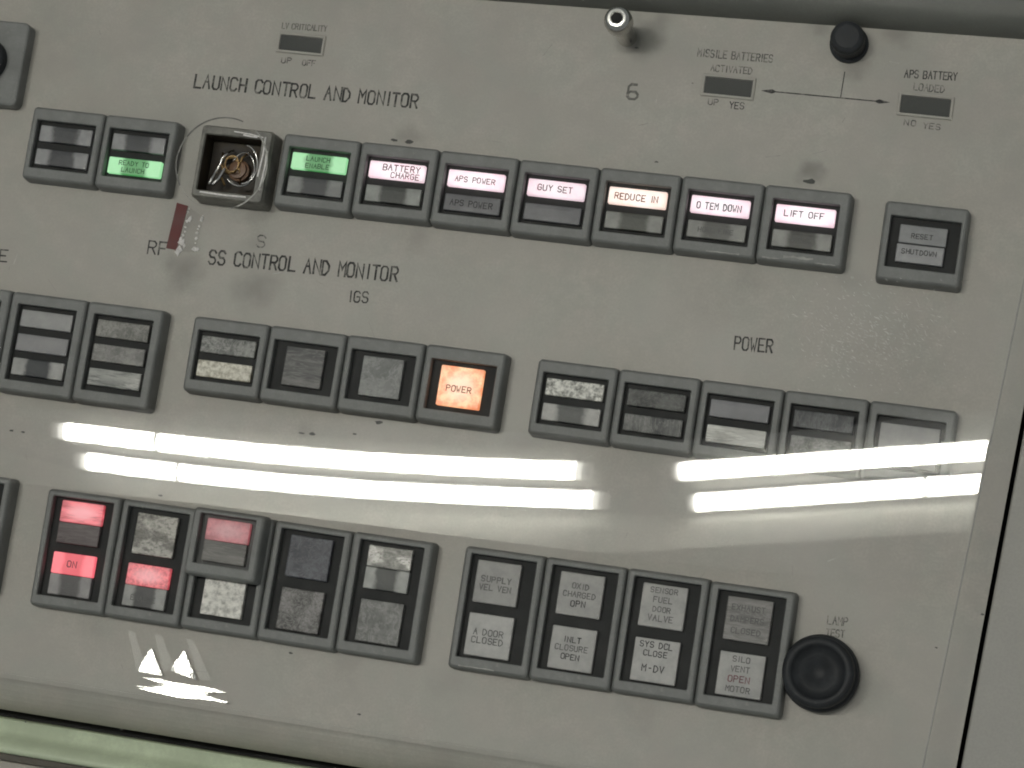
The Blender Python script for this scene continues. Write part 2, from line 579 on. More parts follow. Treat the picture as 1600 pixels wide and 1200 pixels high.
# pale green rail and shelf below the panel
bm = bmesh.new()
pr = [(-126.0, -20), (-126.0, -3.0), (-126.4, -2.4), (-129.3, -2.2), (-130.6, -1.4), (-131.6, 0.2), (-132.6, 1.6), (-134.2, 2.6), (-135.4, 2.6), (-135.9, 1.6), (-135.9, -6)]
rings(bm, [[(x, y, z) for (y, z) in pr] for x in (-90, 420)], False, False, closed=False)
bmesh.ops.recalc_face_normals(bm, faces=bm.faces)
o = link('green_rail', bm, M_RAIL, smooth=True)
if sum(p.normal.z for p in o.data.polygons) < 0:
    o.data.flip_normals()
tag(o, 'pale green painted rail along the bottom below the black gap', 'rail')
shelf = thing('writing_shelf', 'beige shelf edge showing in the bottom corner below the green rail', 'shelf')
bm = bmesh.new()
slab(bm, 510, 2.0, -6, 1.4, 0.4, 0.3, 165, -137.0)
link('edge_strip', bm, M_EDGE, shelf)
bm = bmesh.new()
slab(bm, 510, 60, -6, 1.0, 0.4, 0.3, 165, -168.2)
link('shelf_board', bm, M_SHELF, shelf)

# engraved lettering of the panel
ROWANG = math.radians(0.2)


def letter(s, p0, p1, h, w, mat=M_INK, jitter=0.05, name='lettering', z=0.03, text_adv=None, slant=0.0):
    """Line of engraving from pixel p0 to p1 (centres of the first and last letters' outer edges)."""
    a, b = at(*p0), at(*p1)
    n = sum((0.62 if c in 'I1.' else 1.0) * (0.75 if c == ' ' else 1.0) for c in s)
    adv = (b - a).length / (n - 0.2)
    bmx = text_mesh(s, h, w, adv, 'l', z, jitter, slant, wx=min(1.15, adv / (5.6 * h / 6)))
    ob = link(name, bmx, mat, panel, (a.x, a.y, 0))
    ob.rotation_euler = (0, 0, math.atan2(b.y - a.y, b.x - a.x))
    return ob


letter('LAUNCH CONTROL AND MONITOR', (305, 126), (654, 159), 4.0, 0.62, jitter=0.12)
letter('RF', (232, 386), (262, 389), 3.9, 0.5)
letter('SS CONTROL AND MONITOR', (328, 401), (622, 429), 4.2, 0.62, jitter=0.14)
letter('6', (981, 143), (999, 145), 4.4, 0.75, M_INKX, 0.25)
letter('IGS', (546, 463), (576, 465), 3.2, 0.45)
letter('POWER', (1148, 536), (1208, 541), 3.7, 0.5)
letter('E', (0, 399), (13, 400), 3.6, 0.5)
letter('S', (402, 376), (416, 378), 3.6, 0.45, M_INKF)
letter('LV CRITICALITY', (441, 40), (511, 45), 1.7, 0.34, M_INKX)
letter('UP', (440, 94), (456, 95), 1.6, 0.34, M_INKF)
letter('OFF', (473, 98), (493, 99), 1.6, 0.34, M_INKF)
letter('MISSILE BATTERIES', (1091, 82), (1208, 92), 2.2, 0.34, M_INKF)
letter('ACTIVATED', (1111, 106), (1176, 111), 1.9, 0.3, M_INKF)
letter('UP', (1107, 159), (1123, 160), 1.7, 0.28, M_INKF)
letter('YES', (1140, 164), (1163, 166), 1.9, 0.3, M_INK)
letter('APS BATTERY', (1414, 115), (1496, 120), 2.2, 0.36, M_INK)
letter('LOADED', (1428, 135), (1476, 140), 2.0, 0.32, M_INKF)
letter('NO', (1413, 191), (1433, 193), 1.6, 0.34, M_INKF)
letter('YES', (1443, 196), (1470, 199), 1.6, 0.26, M_INKF)
letter('LAMP', (1293, 969), (1325, 972), 2.2, 0.3, M_INKF)
letter('TEST', (1291, 988), (1320, 991), 2.0, 0.3, M_INKF)


def flat_poly(bm, pts, z):
    bm.faces.new([bm.verts.new((p[0], p[1], z)) for p in pts])


def px_strip(bm, p0, p1, w, z):
    a, b = at(*p0).xy, at(*p1).xy
    d = (b - a).normalized()
    n = Vector((-d.y, d.x)) * w / 2
    flat_poly(bm, [a - n, b - n, b + n, a + n], z)


bm = bmesh.new()
px_strip(bm, (1209, 143.2), (1372, 158.5), 0.36, 0.030)
px_strip(bm, (1320, 112), (1313.5, 152), 0.30, 0.034)
for tip, tail in (((1189, 141.5), (1213, 143.5)), ((1391, 160.2), (1366, 158))):
    a, b = at(*tip).xy, at(*tail).xy
    d = (b - a).normalized()
    nn = Vector((-d.y, d.x))
    flat_poly(bm, [a, a + d * 3.2 - nn * 0.65, a + d * 4.8, a + d * 3.2 + nn * 0.65] if (nn.x * d.y - nn.y * d.x) > 0 else
              [a, a + d * 3.2 - nn * 0.65, a + d * 4.8, a + d * 3.2 + nn * 0.65], 0.038)
for f in bm.faces:
    if f.normal.z < 0:
        f.normal_flip()
link('arrow', bm, M_INK, panel)

bm = bmesh.new()
rr_ = random.Random(3)
for (px, py, r) in ((1026, 253, .55), (251, 774, .6), (454, 1020, .55), (592, 660, 1.0), (472, 677, .8), (488, 678, .9), (554, 678, .6), (18, 673, .7), (36, 675, .6),
                    (1266, 284, 1.6), (640, 222, 1.1), (617, 219, .9), (1535, 960, .5), (1463, 1012, .45), (561, 1116, .6), (1082, 130, .25), (995, 75, .5), (190, 1140, .5), (40, 1128, .4)):
    c = at(px, py)
    k = 9
    bm = bmesh.new()
    flat_poly(bm, [(c.x + r * rr_.uniform(.5, 1.2) * 1.3 * math.cos(2 * math.pi * i / k), c.y + r * rr_.uniform(.4, 1.0) * .7 * math.sin(2 * math.pi * i / k)) for i in range(k)], 0.03)
    link('stain', bm, M_STAIN, panel)
M_SCUFF = paint('scuff_mark', (0.34, 0.325, 0.295), 0.5, 0.3, 500)
M_SCUFL = paint('scuff_pale', (0.50, 0.485, 0.45), 0.45, 0.3, 500)
rr_ = random.Random(21)
for k in range(80):
    px, py = rr_.uniform(10, 1560), rr_.uniform(20, 1090)
    a = rr_.uniform(0, math.pi)
    ln = rr_.uniform(4, 26)
    bm = bmesh.new()
    px_strip(bm, (px, py), (px + ln * math.cos(a), py + ln * math.sin(a)), rr_.uniform(.06, .2), 0.016)
    for f in bm.faces:
        f.normal_update()
        if f.normal.z < 0:
            f.normal_flip()
    link('scuff', bm, M_SCUFF if k % 3 else M_SCUFL, panel)

# ------------------------------------------------------------------ indicator modules
BZ = 6.0      # height of a bezel above the panel


def bezel_mesh(w, h, ox, oy, ow, oh, bz=BZ):
    """Moulded frame with a bevelled rim round a rectangular opening."""
    bm = bmesh.new()
    lp = [z3(rrect(w + 0.5, h + 0.5, 1.3), -0.2), z3(rrect(w + 0.35, h + 0.35, 1.3), bz * 0.4), z3(rrect(w + 0.05, h + 0.05, 1.25), bz - 1.5),
          z3(rrect(w - 0.35, h - 0.35, 1.1), bz - 0.7), z3(rrect(w - 0.95, h - 0.95, 1.0), bz - 0.22), z3(rrect(w - 1.8, h - 1.8, 0.8), bz),
          z3(rrect(ow + 0.5, oh + 0.5, 0.5, 4, ox, oy), bz), z3(rrect(ow, oh, 0.35, 4, ox, oy), bz - 0.25),
          z3(rrect(ow, oh, 0.35, 4, ox, oy), bz - 2.6)]
    rings(bm, lp, False, False)
    return bm


def make_module(x, ytop, w, h, label, group, lenses, window, cat='indicator light', bz=BZ, extra=None, name='indicator_switch'):
    """lenses = [(cx, cy, w, h, material, [(text, dy, cap height, ink)...], align, label)] in mm about the module's centre."""
    sit = random.Random(int(x * 10 + ytop * 7))
    t = thing(name, label, cat, (x + w / 2, ytop - h / 2 + sit.uniform(-.15, .15), sit.uniform(-.25, .1)), sit.gauss(0, .0035), group)
    ox, oy, ow, oh = window
    link('bezel', bezel_mesh(w - 0.22, h, ox, oy, ow, oh, bz), M_BEZEL, t)
    bm = bmesh.new()
    fl = rrect(ow + 0.1, oh + 0.1, 0.3, 4, ox, oy)
    bm.faces.new([bm.verts.new(p) for p in z3(fl, bz - 2.5)])
    link('window_well', bm, M_WELL, t)
    for L in lenses:
        cx, cy, lw, lh, mat, txt = L[:6]
        al = L[6] if len(L) > 6 else 'c'
        bm = bmesh.new()
        slab(bm, lw, lh, -0.1, 1.5, 0.35, 0.3, 0, 0, 0.08)
        ln = link('lens', bm, mat, t, (cx, cy, bz - 2.4))
        if len(L) > 7 and L[7]:
            ln['label'] = L[7]
        for (s, dy, ch, ink) in txt:
            xo = {'c': 0, 'r': lw / 2 - 0.9, 'l': -lw / 2 + 0.9}[al]
            n = sum((0.62 if q in 'I1.' else 1.0) * (0.75 if q == ' ' else 1.0) for q in s)
            adv = min(ch * 0.98, (lw - 1.6) / n)
            ch *= 0.88
            adv *= 0.86
            bmx = text_mesh(s, ch, ch * 0.17, adv, al, 1.66, 0.07, 0, wx=adv / (5.9 * ch / 6))
            link('legend', bmx, ink, ln, (xo, dy, 0))
    return t


def P(hw, hh, **k):      # plain pale
    return lens_mat('plain', k.get('a', (0.30, 0.295, 0.30)), k.get('b', (0.22, 0.22, 0.228)), hw, hh, k.get('s', 160))


def SM(hw, hh, a=(0.26, 0.26, 0.265), b=(0.075, 0.078, 0.082), s=300):
    a = tuple(k * 1.4 for k in a)
    return lens_mat('smudge', a, b, hw, hh, s)


def MO(hw, hh, a=(0.34, 0.335, 0.32), b=(0.055, 0.057, 0.058), s=420, kind='mottle'):
    return lens_mat(kind, a, b, hw, hh, s)


def FO(hw, hh, a=(0.85, 0.83, 0.78), b=(0.10, 0.10, 0.09), s=420):
    return lens_mat('foil', a, b, hw, hh, s)


def PAP(hw, hh, v=0.36):
    return lens_mat('paper', (v, v * 0.985, v * 0.95), (v * 0.8, v * 0.79, v * 0.77), hw, hh, 260)


def LIT(hw, hh, g1, g2, st=1.0, kind='plain', s=300):
    return lens_mat(kind, (0.30, 0.28, 0.28), (0.2, 0.19, 0.19), hw, hh, s, (g1, g2, st))


PINK = ((1.0, 0.86, 0.91), (1.0, 0.70, 0.79))
WARM = ((1.0, 0.86, 0.78), (1.0, 0.72, 0.60))
GREEN = ((0.29, 0.68, 0.33), (0.045, 0.25, 0.065))
REDG = ((0.85, 0.17, 0.20), (0.36, 0.02, 0.035))

TOP = 'indicator switches in the top row'
MID = 'indicator switches in the middle row'
BOT = 'tall double indicators in the bottom row'
LW, LH = 17.0, 5.0
W2 = (-0.1, -0.25, 19.2, 15.0)          # two-lens window


def two(up, lo, upt=(), lot=(), al='c', ul=None, ll=None):
    return [(-0.1, 3.35, LW, LH, up, list(upt), al, ul), (-0.1, -3.95, LW, LH, lo, list(lot), 'c', ll)]


h2 = (LW / 2, LH / 2)
K, G, R_, O_, NG = M_INKL, M_INKG, M_INKR, M_INKO, M_INKN

# top row, left pair
AX, AP, AY, AH = -2.5, 23.75, 57.9, 22.6
make_module(AX, AY, AP, AH, 'unlit grey two-window indicator at the left end of the top row', TOP,
            two(SM(*h2), SM(*h2, b=(0.07, 0.072, 0.078))), W2)
make_module(AX + AP, AY, AP, AH, 'two-window indicator with its lower window lit green, left of the open socket', TOP,
            two(SM(*h2), LIT(*h2, *GREEN, 1.0, 'ends'), (), [('READY TO', 0.95, 1.5, NG), ('LAUNCH', -1.15, 1.5, NG)], ll='lower window lit green'), W2)

# top row, run of seven to the right of the socket
DX, DP, DY, DH = 78.3, 24.2, 57.9, 22.3
make_module(DX, DY, DP, DH, 'two-window indicator with its upper window lit green, right of the open socket', TOP,
            two(LIT(*h2, *GREEN, 0.95, 'ends'), SM(*h2, (0.22, 0.225, 0.22)), [('LAUNCH', 0.95, 1.5, NG), ('ENABLE', -1.15, 1.5, NG)], ul='upper window lit green'), W2)
make_module(DX + DP, DY, DP, DH, 'indicator with two rows of dark writing at the right of its lit pink window', TOP,
            two(LIT(*h2, *PINK, 1.0), SM(*h2, (0.27, 0.28, 0.265), (0.065, 0.07, 0.064)), [('BATTERY', 0.85, 2.0, R_), ('CHARGE', -1.3, 1.8, R_)], (), 'r', 'upper window lit pink white'), W2)
make_module(DX + 2 * DP, DY, DP, DH, 'indicator lit pink above with APS POWER written in both windows', TOP,
            two(LIT(*h2, *PINK, 1.02), P(*h2, a=(0.19, 0.19, 0.2), b=(0.14, 0.14, 0.148)), [('APS POWER', -0.1, 1.7, R_)], [('APS POWER', 0, 1.9, K)], ul='upper window lit pink white'), W2)
make_module(DX + 3 * DP, DY, DP, DH, 'indicator lit pink above reading GUY SET, with a plain grey lower window', TOP,
            two(LIT(*h2, *PINK, 0.92), P(*h2, a=(0.2, 0.2, 0.21), b=(0.15, 0.15, 0.16)), [('GUY SET', 0.1, 1.9, R_)], ul='upper window lit pink white'), W2)
make_module(DX + 4 * DP, DY, DP, DH, 'indicator with the warm peach lit upper window reading REDUCE IN', TOP,
            two(LIT(*h2, *WARM, 1.08), SM(*h2, (0.25, 0.25, 0.235), (0.10, 0.105, 0.09)), [('REDUCE IN', -0.1, 2.0, O_)], ul='upper window lit peach'), W2)
m_tem = make_module(DX + 5 * DP, DY, DP, DH, 'indicator lit pink above reading O TEM DOWN', TOP,
            two(LIT(*h2, *PINK, 1.0), SM(*h2, (0.24, 0.24, 0.225), (0.15, 0.15, 0.14)), [('O TEM DOWN', -0.3, 2.1, K)], [('HOLD FIRE', 0, 1.5, G)], ul='upper window lit pink white'), W2)
m_lift = make_module(DX + 6 * DP, DY, DP + 0.9, DH, 'indicator lit pink above reading LIFT OFF, at the right end of the long top strip', TOP,
            two(LIT(*h2, *PINK, 1.06), SM(*h2, (0.26, 0.26, 0.245), (0.11, 0.11, 0.10)), [('LIFT OFF', 0.1, 1.9, K)], [('HOLD', 0, 1.6, G)], ul='upper window lit pink white'), W2)

hk = (6.9, 2.7)
make_module(257.9, 57.1, 23.9, 23.0, 'lone unlit grey indicator standing apart at the right of the top row', TOP,
            [(-0.2, 2.55, 13.4, 5.3, P(*hk, a=(0.3, 0.305, 0.31), b=(0.23, 0.235, 0.24)), [('RESET', -0.4, 1.5, K)]),
             (-0.4, -3.0, 13.4, 5.3, P(*hk, a=(0.37, 0.37, 0.375), b=(0.29, 0.29, 0.3)), [('SHUTDOWN', 0.5, 1.5, K)])], (0.2, -0.1, 19.8, 14.8))

# middle row, three-window pair at the left
LX, LP, LY, LHH = 1.6, 24.6, 0.5, 30.4
W3 = (-0.1, 0.0, 18.9, 23.2)


def three(a, b, c):
    return [(-0.1, 7.6, 16.6, 5.2, a, []), (-0.1, 0.2, 16.6, 5.2, b, []), (-0.1, -7.2, 16.6, 5.2, c, [])]


h3 = (8.3, 2.6)
make_module(LX - LP, LY + 0.2, LP, LHH, 'three-window indicator cut off by the left frame edge in the middle row', MID,
            three(P(*h3), P(*h3), SM(*h3)), W3)
make_module(LX, LY, LP, LHH, 'three-window indicator with two plain pale upper windows and a smudged lowest one', MID,
            three(P(*h3, a=(0.36, 0.36, 0.355), b=(0.26, 0.26, 0.265)), P(*h3, a=(0.3, 0.295, 0.3), b=(0.24, 0.24, 0.25)), SM(*h3, (0.32, 0.32, 0.31), (0.05, 0.055, 0.06))), W3)
make_module(LX + LP, LY - 0.1, LP, LHH, 'three-window indicator with mottled windows and a shiny lowest one, at a panel gap', MID,
            three(MO(*h3, (0.42, 0.41, 0.38), (0.13, 0.13, 0.12)), MO(*h3, (0.40, 0.39, 0.37), (0.14, 0.14, 0.135), 260),
                  lens_mat('stripe', (0.72, 0.72, 0.68), (0.035, 0.045, 0.048), 8.3, 2.6, 210)), W3)

# middle row, group of four
NX, NP, NY, NH = 60.1, 23.9, 0.1, 22.6
make_module(NX, NY, NP, NH, 'two-window indicator with a bright cream mottled lower window, left end of its group of four', MID,
            two(MO(*h2, (0.50, 0.50, 0.47), (0.07, 0.075, 0.075), 330), lens_mat('paper', (0.86, 0.83, 0.73), (0.36, 0.33, 0.25), LW / 2, LH / 2, 620)), W2)
WS = (0.0, -0.2, 19.6, 14.8)
make_module(NX + NP, NY, NP, NH, 'single-window indicator with dull horizontal stripes across its grey square lens', MID,
            [(0.0, 0.0, 12.0, 11.6, lens_mat('stripe', (0.29, 0.28, 0.27), (0.06, 0.065, 0.065), 6, 5.8, 330), [])], WS)
make_module(NX + 2 * NP, NY, NP, NH, 'single-window indicator with a plain pale grey square lens, next to the orange one', MID,
            [(0.0, -0.1, 12.4, 11.8, MO(6, 6, (0.38, 0.385, 0.375), (0.17, 0.175, 0.17), 230), [])], WS)
make_module(NX + 3 * NP, NY, NP + 0.6, NH, 'single-window indicator glowing orange', MID,
            [(-0.3, -0.1, 12.9, 11.8, LIT(6.4, 6, (1.0, 0.62, 0.34), (1.0, 0.27, 0.09), 1.05, 'mottle', 260), [('POWER', -0.6, 1.9, O_)], 'c', 'square lens lit orange')], WS)

# middle row, group of five
RX, RP, RY, RH = 165.5, 23.95, -0.2, 22.0
make_module(RX, RY, RP, RH, 'two-window indicator with a bright white speckled upper window, left end of the POWER group', MID,
            two(lens_mat('paper', (0.93, 0.92, 0.86), (0.13, 0.13, 0.115), LW / 2, LH / 2, 700), SM(*h2, (0.40, 0.395, 0.38), (0.13, 0.135, 0.13), 420)), W2)
make_module(RX + RP, RY, RP, RH, 'two-window indicator with dark blotched windows, second in the POWER group', MID,
            two(MO(*h2, (0.19, 0.195, 0.185), (0.04, 0.042, 0.04), 380), MO(*h2, (0.33, 0.33, 0.315), (0.045, 0.05, 0.052), 380, 'streak')), W2)
make_module(RX + 2 * RP, RY, RP, RH, 'two-window indicator with a blank grey upper and shiny white lower window, below the word POWER', MID,
            two(P(*h2, a=(0.25, 0.25, 0.265), b=(0.2, 0.2, 0.213)), lens_mat('stripe', (0.95, 0.95, 0.9), (0.2, 0.19, 0.17), 8.5, 2.5, 190)), W2)
make_module(RX + 3 * RP, RY, RP, RH, 'two-window indicator with dark smeared windows, half hidden by the tube reflection', MID,
            two(MO(*h2, (0.22, 0.225, 0.23), (0.045, 0.05, 0.052), 420, 'streak'), MO(*h2, (0.42, 0.42, 0.40), (0.08, 0.08, 0.08), 420)), W2)
make_module(RX + 4 * RP, RY, RP + 0.5, RH, 'single large pale lens indicator at the right end of the POWER group', MID,
            [(-0.1, -0.6, 16.6, 11.8, P(8, 6, a=(0.36, 0.355, 0.35), b=(0.28, 0.28, 0.285)), [])], W2)

# bottom row: tall double indicators
WX, WP, WY, WH = 24.2, 23.7, -56.8, 34.9
WT = (0.0, 0.7, 19.2, 29.6)


def tall(up, lo):
    return up + lo


def sq(cy, mat, txt=(), lab=None, cx=-0.1, w=12.9, h=12.2):
    return [(cx, cy, w, h, mat, list(txt), 'c', lab)]


def split(cy, top, bottom, tt=(), bt=(), lab=None, cx=-0.3):
    return [(cx, cy + 3.25, 13.2, 6.3, top, list(tt), 'c', lab), (cx, cy - 3.1, 13.2, 6.3, bottom, list(bt), 'c', None)]


hq, hs = (6.5, 6.1), (6.6, 3.15)
make_module(0.6 - WP * 0.5, WY + 1.2, WP, WH, 'tall indicator cut off by the left frame edge in the bottom row', BOT,
            sq(8.3, MO(*hq)) + sq(-7.2, MO(*hq)), WT)
make_module(WX, WY, WP, WH, 'tall indicator with red lit strips in both its upper and lower lens', BOT,
            split(8.2, LIT(*hs, *REDG, 1.0, 'stripe', 260), lens_mat('stripe', (0.2, 0.17, 0.17), (0.09, 0.07, 0.07), 6.6, 3.1, 260), lab='red lit upper strip')
            + split(-7.2, LIT(*hs, (0.9, 0.13, 0.17), (0.7, 0.06, 0.09), 1.0, 'smudge'), SM(*hs, (0.26, 0.25, 0.25), (0.12, 0.115, 0.115)), [('ON', 0, 2.0, M_INKR)], [('OFF', -0.3, 1.6, G)], lab='red lit lower strip'), WT)
make_module(WX + WP, WY, WP, WH, 'tall indicator with a crinkled silver upper lens and a red lit strip below it', BOT,
            sq(8.0, FO(*hq, (0.50, 0.485, 0.45), (0.17, 0.165, 0.15), 330), cx=-0.3)
            + split(-7.3, LIT(*hs, (0.80, 0.15, 0.17), (0.40, 0.03, 0.045), 0.92, 'mottle', 520), SM(*hs, (0.3, 0.3, 0.29), (0.10, 0.10, 0.10)), [], [('ENABLE', -0.5, 1.6, G)], lab='red lit lower strip'), WT)
ym = make_module(WX + 2 * WP, WY, WP, WH, 'tall indicator with a raised cap over its dim red upper lens, shiny lower lens', BOT,
                 sq(-7.4, lens_mat('paper', (0.93, 0.91, 0.85), (0.36, 0.35, 0.32), 6.3, 5.3, 560), w=12.6, h=10.6), WT)
# raised cap over the upper half
bm = bmesh.new()
cap = bezel_mesh(22.0, 19.6, 0.0, 0.9, 17.0, 14.6, 5.6)
cp = link('raised_cap', cap, M_BEZEL, ym, (-0.4, 7.9, BZ + 0.02))
bm = bmesh.new()
bm.faces.new([bm.verts.new(p) for p in z3(rrect(17.1, 14.7, 0.3, 4, 0, 0.9), 3.1)])
link('cap_well', bm, paint('grey_well', (0.06, 0.062, 0.06), 0.5, 0.2, 150), cp)
for cy, mat, lab in ((4.0, LIT(*hs, (0.40, 0.105, 0.12), (0.25, 0.05, 0.06), 0.85, 'mottle', 380), 'dim red strip'), (-2.3, lens_mat('stripe', (0.30, 0.29, 0.27), (0.13, 0.125, 0.12), 6.6, 3.1, 240), None)):
    bm = bmesh.new()
    slab(bm, 13.2, 6.3, -0.1, 1.4, 0.35, 0.3, 0, 0, 0.08)
    l_ = link('cap_lens', bm, mat, cp, (0.1, cy, 3.2))
    if lab:
        l_['label'] = lab
make_module(WX + 3 * WP, WY, WP + 0.2, WH, 'tall indicator with two dark blue grey mottled lenses', BOT,
            sq(8.0, MO(*hq, (0.20, 0.205, 0.23), (0.06, 0.063, 0.075), 420), cx=-0.2) + sq(-7.4, MO(*hq, (0.40, 0.385, 0.375), (0.07, 0.068, 0.065), 480), cx=-0.2), WT)
make_module(WX + 4 * WP + 0.2, WY, WP + 0.8, WH, 'tall indicator with a bright glinting upper lens over a grey mottled one', BOT,
            split(8.0, FO(*hs, (0.95, 0.93, 0.88), (0.24, 0.24, 0.22), 420), SM(*hs, (0.34, 0.345, 0.33), (0.10, 0.105, 0.10)), cx=-0.4)
            + sq(-7.4, MO(*hq, (0.36, 0.36, 0.345), (0.12, 0.122, 0.118), 260), cx=-0.4), WT)

BX, BP, BY, BH = 152.8, 23.8, -56.3, 35.0
m_sup = make_module(BX, BY, BP, BH, 'tall indicator with two printed white lenses, left end of the white group', BOT,
            sq(8.0, PAP(*hq, 0.36), [('SUPPLY', 0.9, 1.8, G), ('VEL VEN', -1.5, 1.8, G)], cx=-1.2) + sq(-7.2, PAP(*hq, 0.5), [('A DOOR', 0.9, 1.9, G), ('CLOSED', -1.4, 1.9, G)], cx=-1.2, w=13.2), WT)
make_module(BX + BP, BY, BP, BH, 'tall indicator with two white lenses of three short lines each, second in the white group', BOT,
            sq(8.0, PAP(*hq, 0.39), [('OXID', 2.4, 1.7, G), ('CHARGED', 0.0, 1.7, G), ('OPN', -2.6, 1.8, K)], cx=-0.6) + sq(-7.4, PAP(*hq, 0.43), [('INLT', 2.6, 1.7, K), ('CLOSURE', 0.2, 1.7, G), ('OPEN', -2.3, 1.7, K)], cx=-0.6), WT)
make_module(BX + 2 * BP, BY, BP, BH, 'tall indicator whose lower white lens reads M-DV in bold black letters', BOT,
            sq(8.0, PAP(*hq, 0.43), [('SENSOR', 4.4, 1.6, G), ('FUEL', 1.8, 1.7, G), ('DOOR', -0.9, 1.6, G), ('VALVE', -3.4, 1.8, G)], cx=-0.5)
            + sq(-7.4, PAP(*hq, 0.48), [('SYS DCL', 4.4, 1.8, K), ('CLOSE', 2.0, 1.7, K), ('M-DV', -2.2, 2.0, K)], cx=-0.5), WT)
make_module(BX + 3 * BP, BY - 0.1, BP + 0.6, BH, 'tall indicator with closely lined white lenses beside the round black button', BOT,
            sq(8.0, lens_mat('stripe', (0.33, 0.32, 0.305), (0.17, 0.165, 0.16), 6.5, 6.1, 250), [('EXHAUST', 3.2, 1.7, G), ('DAMPERS', 0.0, 1.7, G), ('CLOSED', -3.2, 1.7, G)], cx=-0.3)
            + sq(-7.4, PAP(*hq, 0.43), [('SILO', 4.3, 1.7, G), ('VENT', 1.6, 1.7, G), ('OPEN', -1.2, 1.9, M_INKR), ('MOTOR', -4.0, 1.7, G)], cx=-0.3), WT)

M_CHIP = paint('worn_pale_edge', (0.36, 0.36, 0.335), 0.5, 0.3, 400)
rr_ = random.Random(9)


def chip(t, x0, x1, y, th):
    n = 9
    up = [(x0 + (x1 - x0) * i / n, y + th * rr_.uniform(.1, .5)) for i in range(n + 1)]
    dn = [(x0 + (x1 - x0) * i / n, y - th * rr_.uniform(.1, .5)) for i in range(n, -1, -1)]
    bm = bmesh.new()
    flat_poly(bm, list(reversed(up + dn)), 0.0)
    bmesh.ops.recalc_face_normals(bm, faces=bm.faces)
    bm.normal_update()
    for q in bm.faces:
        if q.normal.z < 0:
            q.normal_flip()
    link('worn_edge', bm, M_CHIP, t, (0, 0, BZ + 0.03))


chip(m_lift, -4.5, 4.0, -9.3, 1.1)
chip(m_lift, -10.5, -5.5, -10.2, 0.6)
chip(m_lift, 4.5, 10.5, -10.3, 0.5)
chip(m_tem, -2.0, 7.5, -10.2, 0.5)
chip(m_sup, -8.5, 2.0, -16.6, 0.55)

# ------------------------------------------------------------------ open socket and clear guard ring
sk = thing('open_socket', 'open lamp socket missing its cap, loose wires inside, in the top row', 'lamp socket', (64.8, 46.2, 0))
bm = bmesh.new()
lp = [z3(rrect(23.2, 22.8, 1.2), -0.1), z3(rrect(22.8, 22.4, 1.2), 7.5), z3(rrect(21.6, 21.2, 1.0), 8.6), z3(rrect(18.2, 17.6, 0.6, 4, -0.9, -0.2), 8.6), z3(rrect(17.6, 17.0, 0.4, 4, -0.9, -0.2), 8.0)]
rings(bm, lp, False, False)
link('socket_frame', bm, M_SOCKET, sk)
bm = bmesh.new()
rings(bm, [z3(rrect(17.6, 17.0, 0.4, 4, -0.9, -0.2), 8.0), z3(rrect(17.4, 16.8, 0.4, 4, -0.9, -0.2), 0.6)])
link('socket_cavity', bm, M_CAV, sk)
bm = bmesh.new()
for p0, p1, p2, w in (((-1.0, 9.9), (4.0, 9.6), (8.4, 9.0), .2), ((9.0, 9.2), (9.2, 4.0), (8.6, -3), .28), ((-8.5, -9.4), (-1, -9.7), (6, -9.5), .3), ((10.2, 5), (10.4, 0), (9.8, -7), .3), ((2.0, 9.2), (4.5, 8.9), (6.5, 8.9), .3)):
    tube(bm, [(p0[0], p0[1], 8.55), (p1[0], p1[1], 8.65), (p2[0], p2[1], 8.55)], w, 6)
link('edge_highlight', bm, M_FROST, sk)  # white strands standing for highlights along the frame's edges
bm = bmesh.new()
for r, cx, cy, a0, a1, z in ((5.2, 2.2, -0.8, -140, 60, 6.5), (4.4, 2.2, 0.2, -50, 160, 5.0), (5.9, 2.6, 0.4, -80, 85, 7.6)):
    tube(bm, [(cx + r * 0.85 * math.cos(math.radians(a)), cy + r * math.sin(math.radians(a)), z + 0.8 * math.sin(math.radians(a * 2))) for a in [a0 + (a1 - a0) * i / 20 for i in range(21)]], 0.27, 6)
link('wire_loop', bm, M_WIRE, sk, smooth=True)
bm = bmesh.new()
tube(bm, [(-2.6, 5.5, 2), (-3.4, 4.0, 4.5), (-4.6, 2.2, 5), (-5.4, 0, 4), (-6.4, -3.5, 5), (-6.8, -6.3, 6.5)], 0.4, 8)
tube(bm, [(-2.4, 0.5, 4.5), (-3.6, -1.6, 5), (-4.4, -4.6, 6), (-5.6, -6.6, 7)], 0.5, 8)
link('lead_wire', bm, M_WIRE, sk, smooth=True)
M_BRASS = paint('brass_coil', (0.40, 0.27, 0.13), 0.35, 0.2, 300, metallic=1.0)
bm = bmesh.new()
tube(bm, [(-2.9 + 2.2 * math.cos(a * 0.55) + a * 0.07, 0.6 + 2.6 * math.sin(a * 0.55), 1.5 + a * 0.16) for a in range(0, 34)], 0.26, 6)
tube(bm, [(-6.0, 4.5, 1.5), (-4.8, 3.0, 4), (-5.2, 0.8, 3.2), (-3.8, -1.0, 4.8), (-4.4, -3.4, 3.6), (-2.6, -5.8, 4.4)], 0.4, 6)
link('coil', bm, M_BRASS, sk, smooth=True)
bm = bmesh.new()
tube(bm, [(1.2, -4.6, 2), (1.6, -2.0, 4), (0.6, 0.8, 4.6), (1.4, 3.4, 4.0), (3.2, 5.2, 3.4)], 0.34, 6)
link('coil', bm, M_BRASS, sk, smooth=True)
bm = bmesh.new()
cyl(bm, [(3.3, 0.7), (3.3, 3.0), (2.6, 3.2), (2.6, 4.2), (1.2, 4.4)], 24, 0.4, -0.6)
link('bulb_base', bm, M_COPPER, sk, smooth=False)

